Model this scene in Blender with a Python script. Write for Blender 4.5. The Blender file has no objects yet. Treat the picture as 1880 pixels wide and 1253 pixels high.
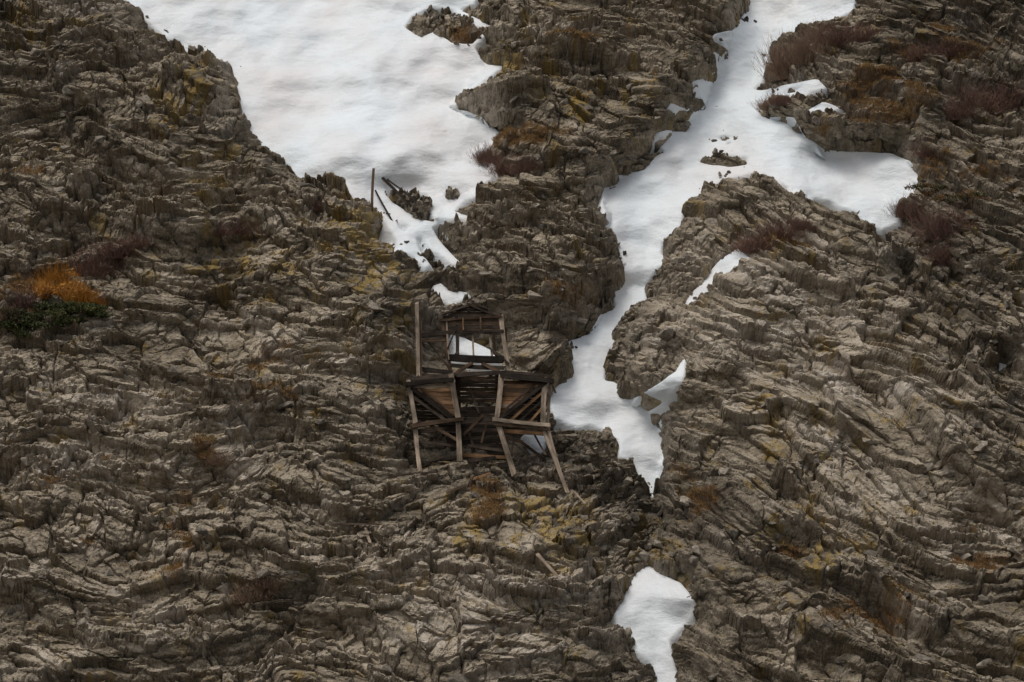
import bpy, math, random
import numpy as np
from mathutils import Vector, Matrix
ZOOM=None
rng=np.random.default_rng(7); random.seed(7)
f32=np.float32
sc=bpy.context.scene
# ---------------- camera / reference frame ----------------
TH=math.radians(55); PH=math.radians(10); DIST=160.0
Dv=np.array([0,math.cos(PH),math.sin(PH)]); Uv=np.array([0,-math.sin(PH),math.cos(PH)])
Nv=np.array([0,-math.sin(TH),math.cos(TH)]); Sv=np.array([0,math.cos(TH),math.sin(TH)])
C=-DIST*Dv
cam=bpy.data.cameras.new("camera"); co=bpy.data.objects.new("camera",cam); sc.collection.objects.link(co)
co.location=C; co.rotation_euler=(math.pi/2+PH,0,0)
cam.sensor_width=36; cam.lens=36*DIST/56.4; cam.clip_end=3000; cam.clip_start=1
if ZOOM:
    cam.lens*=ZOOM[2]; cam.shift_x=(ZOOM[0]-940)/1880*ZOOM[2]; cam.shift_y=(626.5-ZOOM[1])/1880*ZOOM[2]
sc.camera=co
def ray(px,py):
    d=Dv*DIST+np.array([1,0,0])*(px-940)*.03+Uv*(626.5-py)*.03
    return d/np.linalg.norm(d)
def w(px,py):
    d=ray(px,py); t=-(Nv@C)/(Nv@d); P=C+d*t
    return P[0],P@Sv
def Q(px,py,y):
    d=ray(px,py); t=(y-C[1])/d[1]; return C+d*t
# ---------------- noise ----------------
TB=rng.random((6,65536)).astype(f32)
def hidx(ix,iy,seed):
    return ((ix+seed*37)&255)*256+((iy+seed*91)&255)
def gn(x,y,seed):
    ix=np.floor(x).astype(np.int32); iy=np.floor(y).astype(np.int32)
    fx=(x-ix).astype(f32); fy=(y-iy).astype(f32)
    u=fx*fx*fx*(fx*(fx*6-15)+10); v=fy*fy*fy*(fy*(fy*6-15)+10)
    def g(dx,dy):
        a=TB[0][hidx(ix+dx,iy+dy,seed)]*f32(6.2832)
        return np.cos(a)*(fx-dx)+np.sin(a)*(fy-dy)
    a=g(0,0);b=g(1,0);c=g(0,1);d=g(1,1)
    return ((a+(b-a)*u)*(1-v)+(c+(d-c)*u)*v)*f32(1.4)
def fbm(x,y,seed,o=4,gain=.5):
    r=0;a=1
    for k in range(o):
        r=r+a*gn(x*2**k,y*2**k,seed+k); a*=gain
    return r
def facet(x,y,seed,tilt=1.0,bias=-.5,cw=1.0):
    ix=np.floor(x).astype(np.int32); iy=np.floor(y).astype(np.int32)
    fx=(x-ix).astype(f32); fy=(y-iy).astype(f32)
    b1=np.full(x.shape,9,f32); b2=np.full(x.shape,9,f32)
    bx=np.zeros(x.shape,f32); by=np.zeros(x.shape,f32); bi=np.zeros(x.shape,np.int32)
    for dj in (-1,0,1):
        for di in (-1,0,1):
            id_=hidx(ix+di,iy+dj,seed)
            dx=fx-di-TB[1][id_]; dy=fy-dj-TB[2][id_]
            d=dx*dx+dy*dy
            m=d<b1
            b2=np.where(m,b1,np.minimum(b2,d)); b1=np.where(m,d,b1)
            bx=np.where(m,dx,bx); by=np.where(m,dy,by); bi=np.where(m,id_,bi)
    h=(TB[3][bi]-.5)*cw+(TB[4][bi]-.5)*tilt*bx+((TB[5][bi]-.5)*tilt+bias)*by
    e=np.sqrt(b2)-np.sqrt(b1)
    return h,e,TB[0][bi]
def ss(a,b,x):
    t=np.clip((x-a)/(b-a),0,1); return t*t*(3-2*t)
def blur(a,r):
    for ax in (0,1):
        p=np.pad(a,[(r+1,r) if i==ax else (0,0) for i in (0,1)],mode='edge').astype(np.float64)
        c=np.cumsum(p,axis=ax); n=a.shape[ax]
        a=((np.take(c,range(2*r+1,2*r+1+n),ax)-np.take(c,range(0,n),ax))/(2*r+1)).astype(f32)
    return a
# ---------------- snow outlines (traced) ----------------
S1=[(60,-300),(200,-40),(225,0),(262,30),(300,62),(330,95),(345,105),(385,112),(422,122),(430,150),(440,180),(442,222),(462,232),(475,262),(500,285),(530,305),(548,328),(580,330),(610,340),(640,355),(672,368),(690,378),(708,408),(722,425),(735,455),(760,470),(780,492),(788,485),(768,455),(760,430),(775,430),(790,450),(815,470),(838,488),(842,478),(820,455),(800,432),(790,415),(810,400),(870,400),(830,385),(850,370),(885,360),(880,345),(910,320),(905,300),(880,295),(866,285),(890,270),(925,245),(905,230),(880,212),(850,200),(828,192),(850,175),(885,150),(925,122),(895,118),(880,105),(870,85),(905,50),(880,35),(840,10),(870,5),(880,-40),(900,-300)]
S2=[(1400,-300),(1380,-40),(1378,5),(1360,35),(1345,55),(1310,65),(1318,75),(1340,90),(1335,105),(1310,95),(1305,110),(1318,125),(1300,140),(1270,150),(1280,165),(1305,180),(1300,195),(1255,197),(1230,192),(1222,205),(1250,212),(1270,225),(1262,237),(1225,238),(1205,245),(1212,265),(1225,275),(1205,285),(1185,310),(1135,317),(1137,332),(1110,340),(1105,370),(1115,405),(1130,425),(1145,470),(1148,520),(1130,535),(1135,560),(1105,575),(1085,610),(1045,625),(1050,655),(1048,690),(1020,710),(1008,735),(1022,768),(1060,782),(1085,778),(1110,785),(1125,798),(1140,808),(1140,835),(1160,855),(1185,885),(1198,925),(1215,905),(1226,850),(1220,800),(1207,775),(1212,745),(1230,720),(1248,692),(1252,655),(1235,680),(1195,710),(1165,730),(1140,730),(1135,700),(1110,698),(1112,670),(1130,640),(1130,600),(1150,575),(1190,550),(1190,520),(1215,480),(1215,445),(1250,415),(1255,385),(1290,350),(1330,325),(1380,315),(1420,325),(1450,345),(1490,360),(1530,365),(1550,375),(1580,385),(1600,412),(1625,417),(1655,405),(1655,375),(1675,355),(1685,325),(1665,295),(1640,280),(1590,275),(1520,272),(1490,255),(1465,235),(1455,215),(1400,212),(1385,195),(1410,180),(1480,172),(1510,165),(1495,150),(1400,160),(1385,155),(1405,140),(1415,110),(1420,75),(1470,55),(1520,42),(1560,25),(1572,-40),(1600,-300)]
SN=[S1,S2,
 [(795,520),(815,516),(820,530),(858,535),(850,550),(830,562),(815,550),(800,548)],
 [(828,612),(850,618),(900,642),(912,658),(870,655),(838,640)],
 [(962,797),(995,795),(1003,812),(995,826),(978,815)],
 [(1255,565),(1265,540),(1290,510),(1320,475),(1345,458),(1370,478),(1350,495),(1310,510),(1280,545)],
 [(1165,1060),(1195,1040),(1215,1055),(1250,1070),(1278,1105),(1270,1140),(1250,1160),(1230,1180),(1240,1225),(1265,1300),(1300,1420),(1250,1420),(1215,1270),(1205,1230),(1180,1205),(1160,1185),(1140,1155),(1132,1130),(1150,1095)],
 [(1838,664),(1865,672),(1868,680),(1848,677)],
 [(1478,205),(1505,190),(1540,202),(1510,210)],
 [(1450,175),(1490,150),(1500,160),(1470,180)]]
ISL=[[(740,45),(755,22),(790,8),(830,12),(840,18),(870,45),(895,55),(868,80),(830,78),(800,55),(770,65)],
 [(700,347),(730,350),(785,350),(782,370),(790,390),(800,405),(770,402),(745,385),(715,365)],
 [(812,352),(840,348),(848,360),(820,366)],
 [(725,400),(755,410),(745,425),(728,415)],
 [(335,92),(372,90),(385,100),(360,106),(340,102)],
 [(1282,291),(1320,280),(1378,283),(1372,299),(1340,303),(1310,298)],
 [(1320,247),(1335,240),(1350,247),(1335,253)],
 [(1430,165),(1470,160),(1460,170),(1435,172)]]
def sdf_poly(X,Y,poly):
    p=np.array([w(*q) for q in poly]); n=len(p)
    dm=np.full(X.shape,1e9); ins=np.zeros(X.shape,bool)
    for i in range(n):
        a=p[i]; b=p[(i+1)%n]; e=b-a
        t=np.clip(((X-a[0])*e[0]+(Y-a[1])*e[1])/(e@e),0,1)
        dm=np.minimum(dm,(X-a[0]-t*e[0])**2+(Y-a[1]-t*e[1])**2)
        c=(a[1]>Y)!=(b[1]>Y)
        if abs(e[1])>1e-9: ins^= c&(X<a[0]+(Y-a[1])*e[0]/e[1])
    d=np.sqrt(dm); return np.where(ins,-d,d)
gx=np.arange(-40,40.01,.16); gs=np.arange(-36,52.01,.16)
GX,GS=np.meshgrid(gx,gs)
SD=np.full(GX.shape,1e9)
for p in SN: SD=np.minimum(SD,sdf_poly(GX,GS,p))
for p in ISL: SD=np.maximum(SD,-sdf_poly(GX,GS,p))
def bil(F,x,s):
    u=np.clip((x+40)/.16,0,len(gx)-1.001); v=np.clip((s+36)/.16,0,len(gs)-1.001)
    i=u.astype(int); j=v.astype(int); fu=u-i; fv=v-j
    return ((F[j,i]*(1-fu)+F[j,i+1]*fu)*(1-fv)+(F[j+1,i]*(1-fu)+F[j+1,i+1]*fu)*fv)
def dline(X,Y,pl):
    p=np.array([w(*q) for q in pl]); dm=np.full(X.shape,1e9)
    for i in range(len(p)-1):
        a=p[i]; e=p[i+1]-a
        t=np.clip(((X-a[0])*e[0]+(Y-a[1])*e[1])/(e@e),0,1)
        dm=np.minimum(dm,(X-a[0]-t*e[0])**2+(Y-a[1]-t*e[1])**2)
    return np.sqrt(dm)
def gl(d,wd): return np.exp(-(d/wd)**2)
def blob(px,py,rx,ry,X=None,S=None):
    X=GX if X is None else X; S=GS if S is None else S
    a,b=w(px,py); return np.exp(-((X-a)/(rx*.03))**2-((S-b)/(ry*.045))**2)
G1=dline(GX,GS,[(1470,-300),(1450,0),(1360,150),(1290,270),(1180,380),(1180,500),(1100,620),(1100,720),(1180,800),(1200,950),(1200,1100),(1220,1250),(1260,1500)])
G2=dline(GX,GS,[(750,380),(820,490),(830,560),(880,640),(890,750)])
G3=dline(GX,GS,[(1540,300),(1640,400),(1760,560),(1890,750),(2100,1000)])
G4=dline(GX,GS,[(1200,950),(1100,900),(1040,830)])
M=-2.2*gl(G1,2.6)-1.6*gl(G2,2.6)-1.8*gl(G3,2.2)-1.4*gl(G4,1.6)
M+=-2.0*blob(560,60,260,260)
def butt(poly,H,W):
    d=-sdf_poly(GX,GS,poly); d=d+.5*fbm(GX/2.5,GS/2.5,150,3)
    t=np.clip(d/W,0,1); return H*np.sqrt(1-(1-t)**2)
M+=butt([(-300,-300),(60,-300),(215,0),(330,110),(425,135),(437,220),(548,335),(690,395),(740,480),(785,580),(755,700),(745,865),(860,892),(1030,910),(1085,1000),(1100,1100),(1135,1190),(1200,1300),(1220,1500),(-300,1500)],3.6,7)
M+=butt([(1390,318),(1300,360),(1245,430),(1200,550),(1135,650),(1150,725),(1215,760),(1225,880),(1215,960),(1230,1040),(1290,1100),(1260,1253),(1300,1500),(2200,1500),(2100,1050),(1880,770),(1740,580),(1600,430),(1500,370)],4.0,8)
M+=butt([(890,110),(960,-300),(1330,-300),(1365,0),(1300,180),(1200,270),(1110,340),(1145,480),(1100,580),(1040,640),(1010,700),(940,650),(910,580),(850,540),(845,470),(800,400),(900,330),(870,280),(925,240),(830,190)],2.0,3.5)
M+=butt([(1420,90),(1600,-300),(2400,-300),(2400,900),(1910,740),(1780,560),(1690,420),(1690,320),(1640,275),(1500,255),(1400,200)],2.0,4)
M+=.9*blob(650,430,60,70)+1.2*blob(700,1080,330,160)-1.8*blob(1280,950,40,90)
M+=1.5*fbm(GX/7+3,GS/7,11,3)
M+=(.9*ss(0,1.8,SD))
# ---------------- terrain grid ----------------
def boxm(x0,x1,y0,y1,X,S,f=.8):
    a,t=w(x0,y0); b,c=w(x1,y1)
    return ss(a-f,a+f,X)*(1-ss(b-f,b+f,X))*ss(c-f,c+f,S)*(1-ss(t-f,t+f,S))
def ext(a,b,st,lo,hi):
    c=list(np.arange(a,b,st)); s=st; v=a; L=[]
    while v>lo: s*=1.12; v-=s; L.append(v)
    L=L[::-1]; R=[]; s=st; v=c[-1]
    while v<hi: s*=1.12; v+=s; R.append(v)
    return np.array(L+c+R,dtype=np.float64)
xs=ext(-31.5,31.5,.052,-150,150); sv=ext(-26,32,.055,-70,130)
X,S=np.meshgrid(xs,sv)
Xf=X.astype(f32); Sf=S.astype(f32)
def msum(L):
    r=np.zeros(Xf.shape,f32)
    for (px,py,rx,ry,a) in L: r=np.maximum(r,a*blob(px,py,rx,ry,Xf,Sf).astype(f32))
    return r
d0=bil(SD,X,S).astype(f32)
patch=msum([(770,400,90,70,1),(850,60,70,60,.8),(1450,175,90,40,.9),(830,540,40,40,.5),(1320,510,70,60,.3),(1060,790,60,30,.6)])
d0=d0+.04+.24*fbm(Xf/1.1,Sf/1.1,31,4,.65)+patch*.45*fbm(Xf/.6,Sf/.45,38,3)
mac=bil(M,X,S).astype(f32)
farr=ss(30,60,np.maximum(np.abs(Xf),np.abs(Sf)))
mac=mac+farr*4*fbm(Xf/22,Sf/22,41,4)
# areas of sound, smoother rock
smooth=msum([(1480,680,260,190,.75),(1640,900,220,180,.55),(1350,850,120,120,.5),(480,620,180,80,.45),(880,1150,220,80,.5),(200,720,160,90,.4),(300,1120,180,80,.4),(980,560,80,60,.5)])
def rockfield(ang,seed,asp):
    wx=Xf+1.6*gn(Xf/8,Sf/8,seed+1)+.10*fbm(Xf/.9,Sf/.9,seed+3,2); wy=Sf+1.6*gn(Xf/8,Sf/8,seed+2)+.10*fbm(Xf/.9,Sf/.9,seed+6,2)
    h=0;cav=0;cid=0;cr=1
    for k,(L,A,da,asx,cw) in enumerate([(6.0,1.2,0,1,.6),(2.6,.95,.12,1.1,.9),(1.3,.58,-.05,1,1),(1.0,.22,.95,.8,1),(.62,.24,-.1,1.1,1),(.40,.09,1.1,.8,1),(.26,.065,0,1,1)]):
        c,s=math.cos(ang+da),math.sin(ang+da)
        u=wx*c+wy*s; v=-wx*s+wy*c
        fh,e,ci=facet(u/(L*asp*asx)+k*7.3,v/(L*.75)+k*3.1,seed+20+k,1.5,-.42,cw)
        if k==0: fh=blur(fh,6)
        if k==1: fh=blur(fh,2)
        if k==1: cr=.35+1.05*ci
        if k==2: cr=cr*(.5+.9*ci)*(1-.55*smooth)
        kk=cr if k>2 else (1 if k<2 else (.75+.25*cr)*(1-.35*smooth))
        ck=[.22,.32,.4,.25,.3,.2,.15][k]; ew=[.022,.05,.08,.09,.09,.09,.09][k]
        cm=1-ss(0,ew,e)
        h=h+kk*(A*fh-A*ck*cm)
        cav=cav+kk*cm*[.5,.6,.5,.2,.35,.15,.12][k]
        cid=cid+(ci-.5)*[.15,.4,.4,.15,.3,.1,0][k]
    return h,cav,cid+.5
ha,ca,ia=rockfield(math.radians(-8),1,1.4)
hb,cb,ib=rockfield(math.radians(-34),60,1.7)
wr=ss(1150,1400,(Xf/.03+940)+90*fbm(Xf/4,Sf/4,77,2)).astype(f32)
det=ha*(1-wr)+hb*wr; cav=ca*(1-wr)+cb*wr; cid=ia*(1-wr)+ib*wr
det=det+.04*fbm(Xf/.4,Sf/.3,95,3,.6)
rr=ss(-.2,.25,d0)
bm=boxm(765,1000,600,850,Xf,Sf,.9).astype(f32)
hr=det*(.15+.85*rr)*(1-.6*bm)-.9*(1-rr)-.9*bm+.15*rr
hd=hr+.4*mac
lx=rr*.08*gn(hd*2.6+Sf*.5,Xf/1.7+9,200); ls=rr*.11*gn(hd*2.8+Xf*.35,Sf/1.9+4,205)
XX=Xf+lx; SS=Sf+ls
P=np.stack([XX, SS*Sv[1]-Dv[1]*mac+Nv[1]*hr, SS*Sv[2]-Dv[2]*mac+Nv[2]*hr],-1)
def make(name,V,F,smooth=False):
    n=F.shape[1]
    me=bpy.data.meshes.new(name); me.vertices.add(len(V)); me.vertices.foreach_set("co",np.ascontiguousarray(V,dtype=f32).ravel())
    me.loops.add(F.size); me.loops.foreach_set("vertex_index",F.astype(np.int32).ravel())
    me.polygons.add(len(F)); me.polygons.foreach_set("loop_start",np.arange(0,F.size,n,dtype=np.int32))
    try: me.polygons.foreach_set("loop_total",np.full(len(F),n,dtype=np.int32))
    except Exception: pass
    me.polygons.foreach_set("use_smooth",np.full(len(F),smooth))
    me.update(calc_edges=True); me.validate()
    ob=bpy.data.objects.new(name,me); sc.collection.objects.link(ob); return ob
def mesh_grid(name,P,keep=None,smooth=False):
    ny,nx=P.shape[:2]
    idx=np.arange(ny*nx).reshape(ny,nx)
    q=np.stack([idx[:-1,:-1],idx[:-1,1:],idx[1:,1:],idx[1:,:-1]],-1).reshape(-1,4)
    V=P.reshape(-1,3)
    if keep is not None:
        k=keep.reshape(-1); q=q[k[q].all(1)]
        sel=np.unique(q); mp=np.zeros(len(V),int); mp[sel]=np.arange(len(sel)); q=mp[q]; V=V[sel]
    return make(name,V,q,smooth)
def setcol(ob,name,arr):
    a=ob.data.color_attributes.new(name,'FLOAT_COLOR','POINT'); a.data.foreach_set("color",np.ascontiguousarray(arr,dtype=f32).ravel())
ter=mesh_grid("mountain_terrain",P)
lich=msum([(660,430,60,70,1),(340,200,60,50,.8),(1010,950,70,60,.8),(690,480,50,60,.9),(60,60,80,80,.45),(480,500,120,70,.5),(1060,190,50,40,.6),(930,985,90,30,.5),(1190,1020,50,40,.7),(1440,770,120,60,.4),(1500,960,140,80,.35),(1430,470,70,25,.5),(500,480,40,25,.7),(400,340,60,40,.5),(1170,180,60,60,.4),(960,120,120,60,.4),(730,650,50,90,.5)])
lich=np.clip(lich*1.2+.75*fbm(Xf/1.6,Sf/1.6,100,4)+.14,0,1)*ss(-.25,.25,fbm(Xf/.5,Sf/.5,105,3)+.25)
soil=msum([(1600,190,110,60,1),(1740,330,120,80,.7),(1400,450,90,20,.8),(840,60,80,35,.8),(1060,90,150,50,.5),(960,250,130,30,.7),(1560,1110,110,30,.8),(1780,1030,60,30,.8),(280,1010,120,40,.6),(520,660,130,40,.6),(900,960,60,30,.9),(500,720,60,20,.9),(100,540,110,50,.9),(180,870,90,40,.5),(460,1080,50,30,.8),(1290,940,50,60,.7),(60,330,50,40,.7),(340,890,120,30,.4),(1700,80,150,60,.6),(1040,540,100,30,.6),(1480,240,90,20,.8),(1430,990,60,20,.5),(400,830,30,30,.7),(860,900,90,20,.6)])
soil=np.clip(soil*.9+.5*fbm(Xf/2.5,Sf/1.6,110,4)-.12,0,1)
pale=msum([(250,800,220,80,.6),(620,680,150,80,.5),(1450,640,240,200,.7),(1650,740,200,200,.6),(820,1110,200,90,.5),(200,1150,200,80,.3),(1800,700,80,80,.5)])
pale=np.clip(pale+.6*fbm(Xf/3,Sf/3,120,3)+.15,0,1)
dark=np.maximum(bil(gl(G1,2.0)+.8*gl(G2,1.6)+.8*gl(G3,1.6)+.9*gl(G4,1.2),X,S).astype(f32)*.75,msum([(1800,100,220,260,.6),(60,60,220,220,.5),(1290,950,90,110,.9),(1800,420,150,160,.5),(800,610,60,70,.8),(880,780,130,90,.7)]))  # darkens rock colour along gullies, toward upper corners and around the building
dark=np.clip(dark+.35*fbm(Xf/2,Sf/2,140,3),0,1)
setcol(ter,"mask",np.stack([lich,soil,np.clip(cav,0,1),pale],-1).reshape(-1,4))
setcol(ter,"cell",np.stack([np.clip(cid,0,1),wr,dark,rr],-1).reshape(-1,4))
# ---------------- snow mesh ----------------
xs2=np.arange(-40,40,.08); ss2=np.arange(-34,50,.09)
X2,S2g=np.meshgrid(xs2,ss2)
d2=bil(SD,X2,S2g); m2=bil(M,X2,S2g)
hs=.08*fbm(X2/2.5,S2g/3.5,130,3)+.035*fbm(X2*1.1,S2g*1.6,134,4)+.2*ss(.0,-1.5,d2)-.06-1.9*ss(-.05,.8,d2)
Ps=np.stack([X2,S2g*Sv[1]-Dv[1]*m2+Nv[1]*hs,S2g*Sv[2]-Dv[2]*m2+Nv[2]*hs],-1)
snow=mesh_grid("snow",Ps,d2<.7,True)
# ---------------- materials ----------------
class NT:
    def __init__(s,name):
        s.m=bpy.data.materials.new(name); s.m.use_nodes=True; s.t=s.m.node_tree; s.n=s.t.nodes; s.l=s.t.links
        s.b=s.n["Principled BSDF"]; s.b.inputs["Roughness"].default_value=.95
        s.b.inputs["Specular IOR Level"].default_value=.1
        s.tc=s.n.new("ShaderNodeTexCoord")
    def inp(s,sock,v):
        if isinstance(v,bpy.types.NodeSocket): s.l.new(v,sock)
        else: sock.default_value=v
    def noise(s,scale,detail=4,rough=.55,vec=None,dist=0):
        n=s.n.new("ShaderNodeTexNoise"); n.inputs["Scale"].default_value=scale; n.inputs["Detail"].default_value=detail; n.inputs["Roughness"].default_value=rough; n.inputs["Distortion"].default_value=dist
        s.l.new(vec if vec is not None else s.tc.outputs["Object"],n.inputs["Vector"]); return n.outputs["Fac"]
    def mapp(s,scale,rot=(0,0,0),vec=None):
        n=s.n.new("ShaderNodeMapping"); n.inputs["Scale"].default_value=scale; n.inputs["Rotation"].default_value=rot
        s.l.new(vec if vec is not None else s.tc.outputs["Object"],n.inputs["Vector"]); return n.outputs["Vector"]
    def math(s,op,a,b=0.0,clamp=False):
        n=s.n.new("ShaderNodeMath"); n.operation=op; n.use_clamp=clamp; s.inp(n.inputs[0],a); s.inp(n.inputs[1],b); return n.outputs[0]
    def rng(s,v,a,b,c=0.0,d=1.0):
        n=s.n.new("ShaderNodeMapRange"); s.inp(n.inputs["Value"],v)
        for k,x in zip(("From Min","From Max","To Min","To Max"),(a,b,c,d)): n.inputs[k].default_value=x
        return n.outputs["Result"]
    def mix(s,f,a,b,mode='MIX'):
        n=s.n.new("ShaderNodeMix"); n.data_type='RGBA'; n.blend_type=mode; s.inp(n.inputs[0],f)
        for sock,v in ((n.inputs[6],a),(n.inputs[7],b)):
            if isinstance(v,tuple): sock.default_value=(*v,1)
            else: s.l.new(v,sock)
        return n.outputs[2]
    def attr(s,name):
        n=s.n.new("ShaderNodeAttribute"); n.attribute_name=name
        sp=s.n.new("ShaderNodeSeparateColor"); s.l.new(n.outputs["Color"],sp.inputs[0])
        return sp.outputs[0],sp.outputs[1],sp.outputs[2],n.outputs["Alpha"],n.outputs["Color"]
    def bump(s,h,st,dist,prev=None):
        n=s.n.new("ShaderNodeBump"); n.inputs["Strength"].default_value=st; n.inputs["Distance"].default_value=dist
        s.l.new(h,n.inputs["Height"])
        if prev is not None: s.l.new(prev,n.inputs["Normal"])
        return n.outputs["Normal"]
def rock_mat():
    k=NT("rock")
    li,so,ca,pa,_=k.attr("mask"); ci,wr_,dk,_,_=k.attr("cell")
    st=k.noise(2.2,6,.68,k.mapp((.7,1,1.9),(0,math.radians(18),0)))
    fine=k.noise(8,5,.7)
    v=k.math('ADD',k.math('MULTIPLY',st,.5),k.math('MULTIPLY',fine,.5))
    v=k.math('ADD',v,k.math('MULTIPLY',k.math('SUBTRACT',ci,.5),.26))
    v=k.math('ADD',v,k.math('MULTIPLY',k.math('SUBTRACT',pa,.4),.14))
    r=k.n.new("ShaderNodeValToRGB"); k.l.new(v,r.inputs[0]); e=r.color_ramp.elements
    e[0].position=.28; e[0].color=(.07,.058,.043,1); e[1].position=.76; e[1].color=(.58,.52,.445,1)
    for p,c in ((.41,(.19,.155,.11,1)),(.52,(.335,.28,.208,1)),(.63,(.45,.39,.315,1))):
        x=e.new(p); x.color=c
    col=r.outputs[0]
    n2=k.noise(3.5,5,.7)
    lm=k.math('MULTIPLY',k.rng(k.math('ADD',li,k.math('SUBTRACT',n2,.5)),.40,.85),.65,True)
    col=k.mix(lm,col,k.mix(st,(.35,.215,.045),(.25,.19,.06)))
    sm=k.math('MULTIPLY',k.rng(k.math('ADD',so,k.math('MULTIPLY',k.math('SUBTRACT',fine,.5),1.2)),.4,.85),.68,True)
    col=k.mix(sm,col,k.mix(n2,(.29,.13,.05),(.18,.105,.045)))
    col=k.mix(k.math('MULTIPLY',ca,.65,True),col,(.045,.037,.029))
    col=k.mix(k.math('MULTIPLY',dk,.55,True),col,(.055,.046,.037),'MIX')
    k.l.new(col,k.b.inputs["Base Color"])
    vo=k.n.new("ShaderNodeTexVoronoi"); vo.inputs["Scale"].default_value=4.2
    k.l.new(k.mapp((.7,1.2,1.6),(0,math.radians(22),0)),vo.inputs["Vector"])
    sp=k.n.new("ShaderNodeSeparateColor"); k.l.new(vo.outputs["Color"],sp.inputs[0])
    hgt=k.math('ADD',k.math('MULTIPLY',sp.outputs[0],.25),k.math('ADD',k.math('MULTIPLY',st,.6),k.math('MULTIPLY',fine,.4)))
    k.l.new(k.bump(hgt,.5,.16),k.b.inputs["Normal"]); return k.m
def snow_mat():
    k=NT("snow"); k.b.inputs["Roughness"].default_value=.6
    n=k.noise(.16,4,.6,k.mapp((1,1,.5),(0,math.radians(25),0))); n2=k.noise(1.5,5,.6,k.mapp((1,1,2.5),(0,math.radians(20),0)))
    n3=k.noise(7,4,.65)
    col=k.mix(k.rng(n,.40,.66),(.745,.79,.81),(.715,.70,.69))
    col=k.mix(k.rng(n2,.55,.8,0,.35),col,(.57,.545,.52))
    col=k.mix(k.rng(n3,.68,.8,0,.4),col,(.45,.41,.37))
    k.l.new(col,k.b.inputs["Base Color"])
    k.l.new(k.bump(k.math('ADD',n2,k.math('MULTIPLY',n3,.35)),.4,.2),k.b.inputs["Normal"]); return k.m
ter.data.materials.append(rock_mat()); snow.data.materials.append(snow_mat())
def attr_mat(name,var=.35,scale=8,rough=.9):
    k=NT(name); c=k.attr("tint")[4]
    n=k.rng(k.noise(scale,4),.3,.7,1-var,1+var)
    n_=k.n.new("ShaderNodeVectorMath"); n_.operation='SCALE'; k.l.new(c,n_.inputs[0]); k.l.new(n,n_.inputs["Scale"])
    k.l.new(n_.outputs[0],k.b.inputs["Base Color"]); k.b.inputs["Roughness"].default_value=rough; return k.m
def wood_mat():
    k=NT("weathered_wood"); c=k.attr("tint")[4]
    a=k.n.new("ShaderNodeAttribute"); a.attribute_name="grain"
    g=k.noise(1,6,.7,k.mapp((1.3,16,16),vec=a.outputs["Vector"])); g2=k.noise(1.2,3,.5,vec=a.outputs["Vector"])
    f=k.math('MULTIPLY',k.rng(g,.3,.7,.35,1.45),k.rng(g2,.3,.7,.45,1.3))
    n_=k.n.new("ShaderNodeVectorMath"); n_.operation='SCALE'; k.l.new(c,n_.inputs[0]); k.l.new(f,n_.inputs["Scale"])
    k.l.new(n_.outputs[0],k.b.inputs["Base Color"]); k.l.new(k.bump(g,.6,.03),k.b.inputs["Normal"]); return k.m
WOOD=wood_mat()
# ---------------- ray onto terrain ----------------
bpy.context.view_layer.update()
def ground(px,py):
    d=ray(px,py); ok,loc,nor,_=ter.ray_cast(Vector(C),Vector(d)); 
    return (np.array(loc),np.array(nor)) if ok else (Q(px,py,0),Nv)
# ---------------- timber building ----------------
YF=float(np.mean([ground(x,y)[0][1] for x,y in ((771,862),(846,885),(943,868),(1038,895))]))
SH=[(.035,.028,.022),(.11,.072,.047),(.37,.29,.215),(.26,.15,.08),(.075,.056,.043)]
class Beams:
    def __init__(s): s.v=[];s.f=[];s.t=[];s.g=[]
    def add(s,a,b,wd,th=None,c=1,up=(0,1,0),jit=1):
        th=wd if th is None else th
        a=np.array(a,float);b=np.array(b,float); ax=b-a; L=np.linalg.norm(ax); ax/=L
        u=np.array(up,float); sd=np.cross(ax,u); 
        if np.linalg.norm(sd)<1e-3: sd=np.cross(ax,(1,0,0))
        sd/=np.linalg.norm(sd); u=np.cross(sd,ax)
        o=len(s.v); col=np.array(SH[c])*random.uniform(.65,1.3); ro=np.array([random.uniform(0,50) for _ in range(3)])
        N=4; sag=random.uniform(-.04,.04)*jit*L/3
        for i in range(N):
            t=i/(N-1); p=a+ax*L*t+sd*sag*math.sin(math.pi*t)
            k=1+random.uniform(-.1,.1)*jit
            for (m,n) in ((-1,-1),(1,-1),(1,1),(-1,1)):
                e=random.uniform(-.08,.08)*jit if i in (0,N-1) else 0
                q=p+sd*m*wd/2*k+u*n*th/2*k+ax*e; s.v.append(q); s.t.append((*col,1)); s.g.append(ro+np.array([L*t,m*wd/2,n*th/2]))
        for i in range(N-1):
            b0=o+i*4
            for j in range(4): s.f.append((b0+j,b0+(j+1)%4,b0+4+(j+1)%4,b0+4+j))
        s.f.append((o,o+3,o+2,o+1)); e=o+(N-1)*4; s.f.append((e,e+1,e+2,e+3))
    def obj(s,name,parent=None):
        ob=make(name,np.array(s.v),np.array(s.f)); setcol(ob,"tint",np.array(s.t))
        a=ob.data.attributes.new("grain",'FLOAT_VECTOR','POINT'); a.data.foreach_set("vector",np.array(s.g,dtype=f32).ravel())
        ob.data.materials.append(WOOD)
        if parent: ob.parent=parent
        return ob
root=bpy.data.objects.new("abandoned_mine_building",None); sc.collection.objects.link(root)
def q(x,y,d): return Q(x,y,YF+d)
def group(name,L):
    B=Beams()
    for (x0,y0,d0,x1,y1,d1,wd,c) in L: B.add(q(x0,y0,d0),q(x1,y1,d1),wd,max(.06,wd*.8),c)
    B.obj(name,root)
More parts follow.
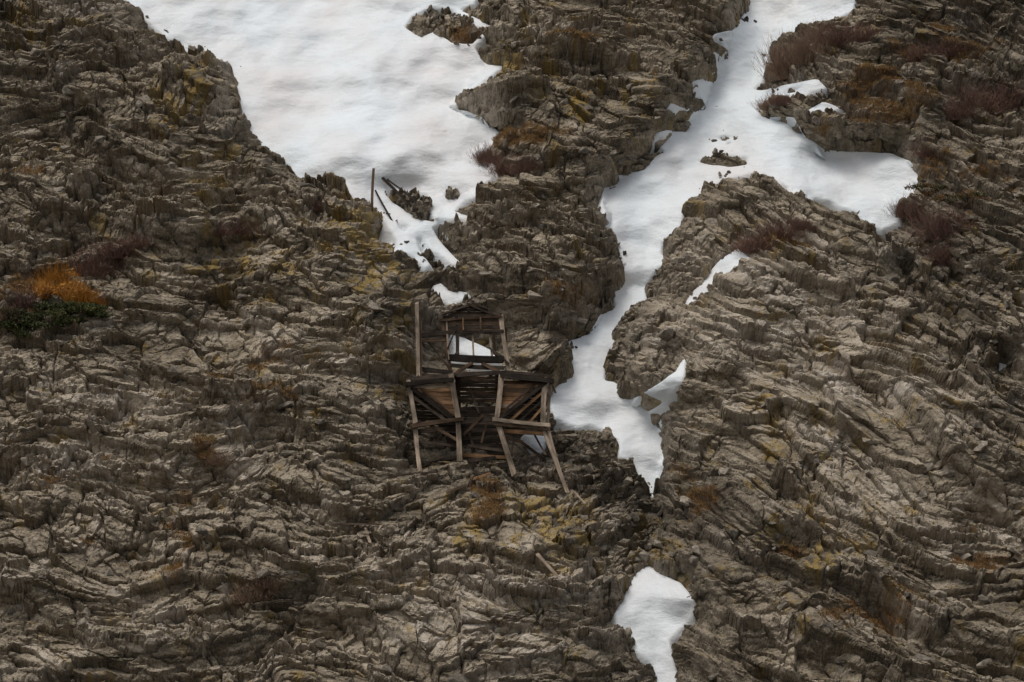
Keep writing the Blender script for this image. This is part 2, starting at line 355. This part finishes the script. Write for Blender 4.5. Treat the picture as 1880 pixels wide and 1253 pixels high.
group("front_posts",[(750,700,0,763,778,0,.24,2),(762,776,.05,771,866,.0,.22,2),(828,688,0,842,772,0,.28,2),(841,768,.05,846,895,0,.28,2),
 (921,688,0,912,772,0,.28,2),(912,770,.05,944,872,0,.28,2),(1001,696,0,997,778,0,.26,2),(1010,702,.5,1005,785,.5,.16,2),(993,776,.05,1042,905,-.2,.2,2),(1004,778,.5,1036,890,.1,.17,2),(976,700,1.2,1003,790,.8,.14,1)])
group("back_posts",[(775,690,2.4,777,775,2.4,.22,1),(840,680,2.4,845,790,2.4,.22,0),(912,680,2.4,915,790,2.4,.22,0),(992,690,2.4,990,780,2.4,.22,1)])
group("cross_beams",[(744,706,-.2,832,697,-.2,.2,0),(748,697,.3,830,690,.3,.2,4),(920,690,-.2,1015,700,-.2,.24,0),(930,684,.4,1012,692,.5,.16,4),
 (755,783,-.2,850,770,-.2,.22,1),(757,792,.4,840,786,.4,.2,4),(906,770,-.2,1010,781,-.2,.2,2),(908,779,-.15,1008,789,-.15,.14,1),(925,792,.3,1000,797,.3,.2,3),
 (752,700,0,778,690,2.5,.2,4),(829,692,0,842,684,2.5,.2,0),(921,690,0,912,684,2.5,.2,0),(1003,697,0,992,690,2.5,.2,4),(762,780,0,778,772,2.5,.2,4),(843,772,0,846,768,2.5,.2,0),(912,772,0,915,768,2.5,.2,0),(998,779,0,990,772,2.5,.2,4),
 (843,835,.6,935,840,.6,.2,3),(845,866,.1,940,853,.1,.28,0),(790,781,0,842,810,0,.16,1),(846,776,.9,914,768,.9,.22,4),(850,800,.8,886,764,.8,.14,1),(858,818,.9,925,828,.5,.16,4),(770,812,.2,842,820,.3,.14,4),
 (915,800,.4,960,812,.6,.16,1),(826,690,1.0,936,685,1.0,.24,4),(826,692,.9,866,667,1.3,.18,1),(936,694,.9,884,667,1.3,.18,1),(870,700,1.5,905,690,1.5,.1,1),(1000,790,.3,955,770,.8,.12,1)])
def siding(name,y0,y1,step,fl,fr,d,c,gap=.12,skip=(),dd=0,rag=2):
    B=Beams(); y=y0;i=0
    while y<y1:
        if i not in skip:
            xl,xr=fl(y),fr(y)
            if xr-xl>4:
                j=random.uniform(-1.2,1.2); cc=c if not isinstance(c,tuple) else random.choice(c)
                B.add(q(xl+random.uniform(-rag,rag),y+j,d+dd*(y-y0)),q(xr+random.uniform(-rag,rag),y-j*.5,d+dd*(y-y0)),step*.03*(1-gap),.05,cc,jit=.4)
        y+=step;i+=1
    B.obj(name,root)
siding("left_hopper_boards",709,768,7.5,lambda y:759+(y-709)*1.0,lambda y:829+(y-709)*.17,.2,(3,3,1,2))
siding("right_hopper_boards",702,764,7.5,lambda y:923-(y-702)*.08,lambda y:998-(y-702)*1.12,.2,(3,3,2,1))
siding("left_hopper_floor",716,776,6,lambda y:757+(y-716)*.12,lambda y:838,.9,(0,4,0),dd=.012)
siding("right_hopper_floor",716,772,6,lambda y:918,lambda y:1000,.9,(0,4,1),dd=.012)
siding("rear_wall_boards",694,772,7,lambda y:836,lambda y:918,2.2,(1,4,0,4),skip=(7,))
siding("lower_wall_boards",776,838,7,lambda y:800+(y-776)*.6,lambda y:925,1.7,(0,0,4))
group("hopper_braces",[(754,712,-.05,832,771,.05,.2,0),(757,728,.1,822,775,.1,.16,4),(770,712,.05,838,765,.1,.1,1),(1003,702,-.05,918,769,-.05,.2,0),(1002,716,.05,938,772,.05,.14,3),(1000,732,.1,955,773,.1,.12,0),(999,746,.05,972,776,.05,.12,3),(985,702,.0,930,750,.0,.1,4)])
group("hanging_boards",[(856,776,1.2,872,830,1.0,.12,4),(895,772,1.3,884,812,1.0,.1,1),(862,712,1.9,880,760,1.7,.12,4),(950,782,.4,938,835,.3,.1,4),(770,690,.6,742,712,-.1,.1,4),(1010,696,.4,1020,722,.3,.1,4),(900,640,1.4,934,668,1.3,.1,4),(838,600,1.3,822,640,1.3,.08,4),(975,786,.6,1002,835,.3,.1,4)])
B=Beams()
for i in range(9):
    d=.1+i*.27; B.add(q(744+d*9,703-d*4.5,d),q(830+d*4,696-d*4,d),.24,.06,random.choice((0,4,4)),up=(0,0,1))
    B.add(q(918-d*2,692-d*3,d),q(1012-d*5,699-d*4,d),.24,.06,random.choice((0,4)),up=(0,0,1))
B.obj("deck_planks",root)
D=1.5
group("tower_posts",[(812,590,D,829,694,D,.2,1),(820,590,D-.1,825,660,D-.1,.1,2),(919,580,D,936,690,D,.24,2),(928,600,D+.3,930,688,D+.3,.12,1),(868,608,D,870,660,D,.11,2),(899,608,D,904,660,D,.11,2),(838,578,D+2.2,840,650,D+2.2,.18,4),(905,575,D+2.2,908,650,D+2.2,.18,4),
 (765,556,.9,768,704,.9,.19,2),(773,590,1.0,774,700,1.0,.1,1)])
group("tower_beams",[(824,657,D-.12,924,661,D-.12,.38,0),(826,671,D-.12,926,676,D-.12,.2,0),(810,610,D-.12,924,608,D-.12,.14,4),(772,617,D-.1,820,612,D-.1,.22,4),(774,627,D-.05,820,624,D-.05,.14,1),(772,678,D-.2,830,685,D-.2,.22,0),(774,690,D-.2,828,694,D-.2,.18,4),(786,628,D,824,676,D,.1,4),
 (815,584,D,838,578,D+2.2,.16,4),(920,583,D,905,576,D+2.2,.16,4),(829,660,D,840,650,D+2.2,.18,4),(926,660,D,910,650,D+2.2,.18,4),
 (814,576,D-.1,862,561,D-.1,.1,4),(858,558,D-.1,906,578,D-.1,.1,4),(863,560,D-.1,866,557,D+2.4,.12,4),(835,578,D+2.2,866,557,D+2.2,.14,4),(866,557,D+2.2,908,576,D+2.2,.14,4),(806,589,D-.15,921,581,D-.15,.12,1),(850,584,D-.2,851,606,D-.2,.08,3),(882,584,D-.2,883,606,D-.2,.08,1)])
siding("tower_siding",588,609,6.5,lambda y:814,lambda y:920,D-.02,(1,4,4,1),rag=4)
siding("gable_boards",564,584,5.5,lambda y:851-(y-561)*1.8,lambda y:871+(y-561)*1.6,D+.1,(4,4,1),rag=10)
B=Beams()
for i in range(9):
    d=D+i*.26
    if i in (2,4,5): continue
    k=(d-D); B.add(q(812+k*9,579-k*3.5,d),q(random.uniform(832,858)+k*1.2,562-k*1.2,d),.2,.04,random.choice((1,4,4)),up=(0,0,1))
    if i not in (1,6,7): B.add(q(866+k*.4,560-k*1.2,d),q(random.uniform(885,908)-k*5,576-k*3,d),.2,.04,random.choice((1,4,4)),up=(0,0,1))
B.obj("roof_planks",root)
def debris(L,name="fallen_timber",off=.2):
    B=Beams()
    for (x0,y0,x1,y1,wd,c) in L:
        a,na=ground(x0,y0); b,nb=ground(x1,y1); B.add(a+Nv*off,b+Nv*off,wd,wd*.7,c)
    B.obj(name)
debris([(672,975,680,1002,.14,2),(585,1035,600,1072,.15,2),(612,968,700,968,.08,4),(690,985,700,970,.08,2),(748,985,742,1000,.07,2),(640,1000,665,990,.08,2)])
debris([(703,349,775,422,.15,0),(712,352,765,392,.1,0),(690,372,735,452,.1,0)],off=.95)
debris([(986,1022,1040,1082,.16,2),(1070,965,1100,985,.09,1)])
debris([(860,852,935,845,.2,4),(955,815,1000,850,.15,1),(780,858,850,842,.14,4),(1010,840,1060,852,.1,1),(870,884,900,874,.12,3),(960,850,1025,870,.12,4),(720,880,800,872,.1,4),(700,905,735,880,.1,2),(820,910,860,895,.1,1),(905,905,950,890,.1,4),(1050,905,1075,930,.09,2)])
B=Beams(); a,_=ground(683,382); B.add(a-np.array([0,0,.3]),Q(686,309,a[1]),.14,.12,1); B.obj("wooden_pole")
# ---------------- scree ----------------
import bmesh
temps=[]
for i in range(10):
    bm_=bmesh.new(); r=np.random.default_rng(i); n=14
    p=r.normal(size=(n,3)); p/=np.linalg.norm(p,axis=1)[:,None]; p=np.sign(p)*np.abs(p)**.7; p*=np.array([1,.75,.5])
    for x in p: bm_.verts.new(x)
    rs=bmesh.ops.convex_hull(bm_,input=bm_.verts); 
    bmesh.ops.delete(bm_,geom=[v for v in bm_.verts if not v.link_faces],context='VERTS')
    bmesh.ops.triangulate(bm_,faces=bm_.faces); bm_.verts.index_update()
    temps.append((np.array([v.co[:] for v in bm_.verts]),np.array([[v.index for v in f.verts] for f in bm_.faces]))); bm_.free()
def randrot(r,amt=1):
    a=r.normal(size=4)*amt+np.array([(1-amt)*3,0,0,0]); a/=np.linalg.norm(a); w_,x,y,z=a
    return np.array([[1-2*(y*y+z*z),2*(x*y-z*w_),2*(x*z+y*w_)],[2*(x*y+z*w_),1-2*(x*x+z*z),2*(y*z-x*w_)],[2*(x*z-y*w_),2*(y*z+x*w_),1-2*(x*x+y*y)]])
V=[];F=[];Tn=[];o=0
r=np.random.default_rng(5)
def rock_at(p,sz,lo=.1,hi=.32,amt=1):
    global o
    v,f=temps[r.integers(10)]; v2=(v*sz*r.uniform(.7,1.3,3))@randrot(r,amt).T+p
    V.append(v2);F.append(f+o);o+=len(v2); g=r.uniform(lo,hi); Tn.append(np.tile([g,g*.86,g*.68,1],(len(v2),1)))
for (cx,cy,rx,ry,n,smax) in [(1080,820,60,30,110,.26),(1020,860,50,35,60,.22),(1140,880,40,50,60,.26),(1180,970,50,60,70,.35),(760,370,45,22,50,.35),(760,430,35,30,50,.3),(720,960,90,40,60,.22),(810,25,40,20,25,.5),(1330,290,40,7,14,.25),(360,97,15,5,8,.3),(1335,247,10,3,4,.15),(870,600,90,60,30,.3),(900,880,140,20,80,.22),(1820,560,60,80,70,.4),(1700,470,60,60,60,.4),(840,365,25,12,20,.25),(1500,170,60,15,25,.3)]:
    for _ in range(n):
        p,nn=ground(cx+r.normal()*rx*.6,cy+r.normal()*ry*.6)
        if cx in(360,1335,1330): p=p+Nv*.5
        rock_at(p-Nv*.04,smax*r.uniform(.25,1)**1.6,.06,.22)
flat=P.reshape(-1,3); vis=np.where((np.abs(X.ravel())<31)&(np.abs(S.ravel())<30)&(rr.ravel()>.95)&(bm.ravel()<.1))[0]
for i in r.choice(vis,1500): rock_at(flat[i]-Nv*.08,r.uniform(.12,.6)*r.uniform(.4,1),.12,.27,.35)
# a few clusters of stones melting out near the snow margins
d2f=d2.ravel(); em=np.where((d2f>-.22)&(d2f<.0)&(np.abs(X2.ravel())<31)&(np.abs(S2g.ravel())<30))[0]; Pf=Ps.reshape(-1,3)
for i in r.choice(em,45):
    for _ in range(r.integers(1,6)): rock_at(Pf[i]-Nv*.03+r.normal()*Sv*.12+np.array([r.normal()*.25,0,0]),r.uniform(.04,.24),.06,.2)
scree=make("scree",np.concatenate(V),np.concatenate(F)); setcol(scree,"tint",np.concatenate(Tn)); scree.data.materials.append(attr_mat("scree_rock",.5,5))
# ---------------- vegetation ----------------
def twigs(seed,n=230):
    r=np.random.default_rng(seed); V=[];F=[]
    def tube(pts,r0,r1):
        o=len(V); m=len(pts)
        for i,p in enumerate(pts):
            rad=r0+(r1-r0)*i/(m-1)
            for k in range(3):
                a=k*2.094; V.append(p+rad*np.array([math.cos(a),math.sin(a),0]))
        for i in range(m-1):
            for k in range(3): F.append((o+i*3+k,o+i*3+(k+1)%3,o+i*3+3+(k+1)%3,o+i*3+3+k))
    for _ in range(n):
        b=np.array([r.normal()*.35,r.normal()*.25,-.15]); dr=np.array([b[0]*1.3+r.normal()*.35,b[1]*1.3+r.normal()*.35,1.0]); dr/=np.linalg.norm(dr)
        L=r.uniform(.4,1.1); pts=[b]; d=dr.copy()
        for k in range(4): d=d+r.normal(size=3)*.13; d/=np.linalg.norm(d); pts.append(pts[-1]+d*L/4)
        tube(pts,.013,.005)
        for s in range(6):
            t=r.integers(1,5); p=pts[t]; e=d+r.normal(size=3)*.5; e/=np.linalg.norm(e); l=r.uniform(.15,.4)
            tube([p,p+e*l*.5+r.normal(size=3)*.02,p+e*l],.007,.004)
    me=make("twig_mesh",np.array(V),np.array(F)); return me
tw=[twigs(i) for i in range(4)]
BM=[]
for nm,c in (("bush_bark_red",(.17,.10,.078)),("bush_bark_brown",(.26,.175,.12)),("bush_orange",(.40,.18,.035))):
    k=NT(nm); k.l.new(k.mix(k.noise(3,3),tuple(x*.6 for x in c),tuple(x*1.4 for x in c)),k.b.inputs["Base Color"]); BM.append(k.m)
meshes={}
for i,t in enumerate(tw):
    for j in range(3):
        m=t.data.copy(); m.materials.append(BM[j]); meshes[i,j]=m
    bpy.data.objects.remove(t)
BU=[(1440,135,2.2,2.4,1),(1480,110,2,2.0,1),(1540,80,2.6,1.3,0),(1580,75,2.2,1.1,0),(930,318,2,1.2,0),(895,295,1.6,1,0),(960,315,1.5,1,0),(170,500,2.4,1.3,0),(215,470,2.2,1,0),(250,455,1.6,.8,0),(1380,460,2,1,0),(1430,435,2,.9,0),(1470,420,1.6,.7,0),(430,425,2.2,.8,0),(400,430,1.3,.6,0),(1800,200,3,1.4,0),(1850,190,3,1.5,0),(1760,215,2,1.1,0),(1690,400,2.2,1.4,0),(1730,430,2.6,1.8,0),(1660,395,1.6,1,0),(1740,480,2.4,1.2,0),(460,1100,2,1.1,1),(490,1075,1.4,.9,1),(1690,110,2.4,1.1,0),(1740,100,2.4,1,0),(1410,200,1.6,.7,1),(1430,190,1.4,.7,0),(590,385,1.6,.7,0),(105,530,1.8,1.5,2),(140,555,1.8,1.2,2),(80,545,1.3,1.0,2),(170,560,1.4,.8,2),(1710,290,2,1,0),(400,850,1.2,.7,1),(40,560,2,1,0),(20,590,1.6,.9,0),
(1510,75,2,1.2,1),(1350,475,1.6,.8,0),(900,310,1.6,1,0)]
for i,(px,py,wd,ht,c) in enumerate(BU):
    p,_=ground(px,py); ob=bpy.data.objects.new("willow_bush",meshes[i%4,c]); sc.collection.objects.link(ob)
    ob.location=p; ob.scale=(wd/1.9,wd/2.4,ht/1.0); ob.rotation_euler=(random.uniform(.05,.3),random.uniform(-.15,.15),random.uniform(-.5,.5))
def leafmass(name,cl,n,col,size):
    r=np.random.default_rng(3); Vs=[];T=[]
    for (px,py,rad,h) in cl:
        c,_=ground(px,py); 
        for _ in range(9):
            cc=c+r.normal(size=3)*np.array([rad*.5,rad*.3,h*.3])+np.array([0,-.15,.1]); b=r.uniform(.6,1.4)
            p=cc+r.normal(size=(n,3))*np.array([rad*.22,rad*.2,h*.13])
            d=r.normal(size=(n,3)); d[:,2]+=.6; d/=np.linalg.norm(d,axis=1)[:,None]; s=np.cross(d,r.normal(size=(n,3))); s/=np.linalg.norm(s,axis=1)[:,None]
            L=size*r.uniform(.5,1.3,(n,1)); tri=np.stack([p-s*L*.22,p+s*L*.22,p+d*L],1); Vs.append(tri.reshape(-1,3))
            cv=np.array(col[r.integers(len(col))])*b; T.append(np.tile([*cv,1],(n*3,1)))
    Vv=np.concatenate(Vs); ob=make(name,Vv,np.arange(len(Vv)).reshape(-1,3)); setcol(ob,"tint",np.concatenate(T)); ob.data.materials.append(attr_mat(name+"_leaf",.3,6)); return ob
leafmass("krummholz_shrub",[(60,590,1.3,.9),(90,575,1.2,.8),(130,570,1.2,.7),(40,600,1.0,.7),(110,590,1.2,.6),(160,570,.8,.5)],260,[(.05,.06,.024),(.07,.07,.028),(.045,.052,.022)],.17)
leafmass("autumn_shrub",[(100,515,1.0,.8),(125,540,1.0,.8),(155,545,.9,.6),(95,540,.9,.6),(110,520,.8,.9)],90,[(.36,.16,.03),(.27,.12,.03),(.40,.2,.045)],.13)
leafmass("juniper_shrub",[(1750,370,1.2,.7),(1720,350,1,.5)],120,[(.05,.05,.02),(.09,.05,.02)],.15)
# grass tufts
sf=(soil.ravel()+.3*r.random(soil.size)); cand=np.where((sf>.72)&(np.abs(X.ravel())<31)&(np.abs(S.ravel())<30)&(rr.ravel()>.9)&(bm.ravel()<.1))[0]
pk=r.choice(cand,9000); base=flat[pk]; nb=9
p=np.repeat(base,nb,0)+r.normal(size=(9000*nb,3))*.05
d=r.normal(size=p.shape)*.45+np.array([0,-.35,.9]); d/=np.linalg.norm(d,axis=1)[:,None]; s_=np.cross(d,np.array([0,1,0])+.4*r.normal(size=p.shape)); s_/=np.linalg.norm(s_,axis=1)[:,None]
L=r.uniform(.08,.26,(len(p),1)); tri=np.stack([p-s_*.012,p+s_*.012,p+d*L],1).reshape(-1,3)
cols=np.array([(.24,.13,.045),(.20,.14,.07),(.28,.18,.07),(.18,.09,.045)])[r.integers(0,4,9000)]; cols=np.repeat(cols,nb*3,0)
gr=make("alpine_grass",tri,np.arange(len(tri)).reshape(-1,3)); setcol(gr,"tint",np.concatenate([cols,np.ones((len(cols),1))],1)); gr.data.materials.append(attr_mat("dry_grass",.3,3))
# ---------------- light ----------------
el=math.radians(60); az=math.radians(-30)
ld=Vector((math.sin(az)*math.cos(el),-math.cos(az)*math.cos(el),math.sin(el)))
sun=bpy.data.lights.new("sun",'SUN'); sun.energy=1.35; sun.angle=math.radians(22); sun.color=(1,.95,.88)
so_=bpy.data.objects.new("sun",sun); sc.collection.objects.link(so_); so_.rotation_euler=ld.to_track_quat('Z','Y').to_euler()
wd_=bpy.data.worlds.new("World"); sc.world=wd_; wd_.use_nodes=True; nt=wd_.node_tree
bg=nt.nodes["Background"]; sky=nt.nodes.new("ShaderNodeTexSky"); sky.sky_type='NISHITA'; sky.sun_disc=False
sky.sun_elevation=el; sky.sun_rotation=math.atan2(ld.x,ld.y); sky.dust_density=3
hs_=nt.nodes.new("ShaderNodeHueSaturation"); hs_.inputs["Saturation"].default_value=.4
nt.links.new(sky.outputs[0],hs_.inputs["Color"]); nt.links.new(hs_.outputs[0],bg.inputs[0]); bg.inputs[1].default_value=.118
sc.view_settings.view_transform='Standard'; sc.view_settings.look='None'; sc.view_settings.exposure=0
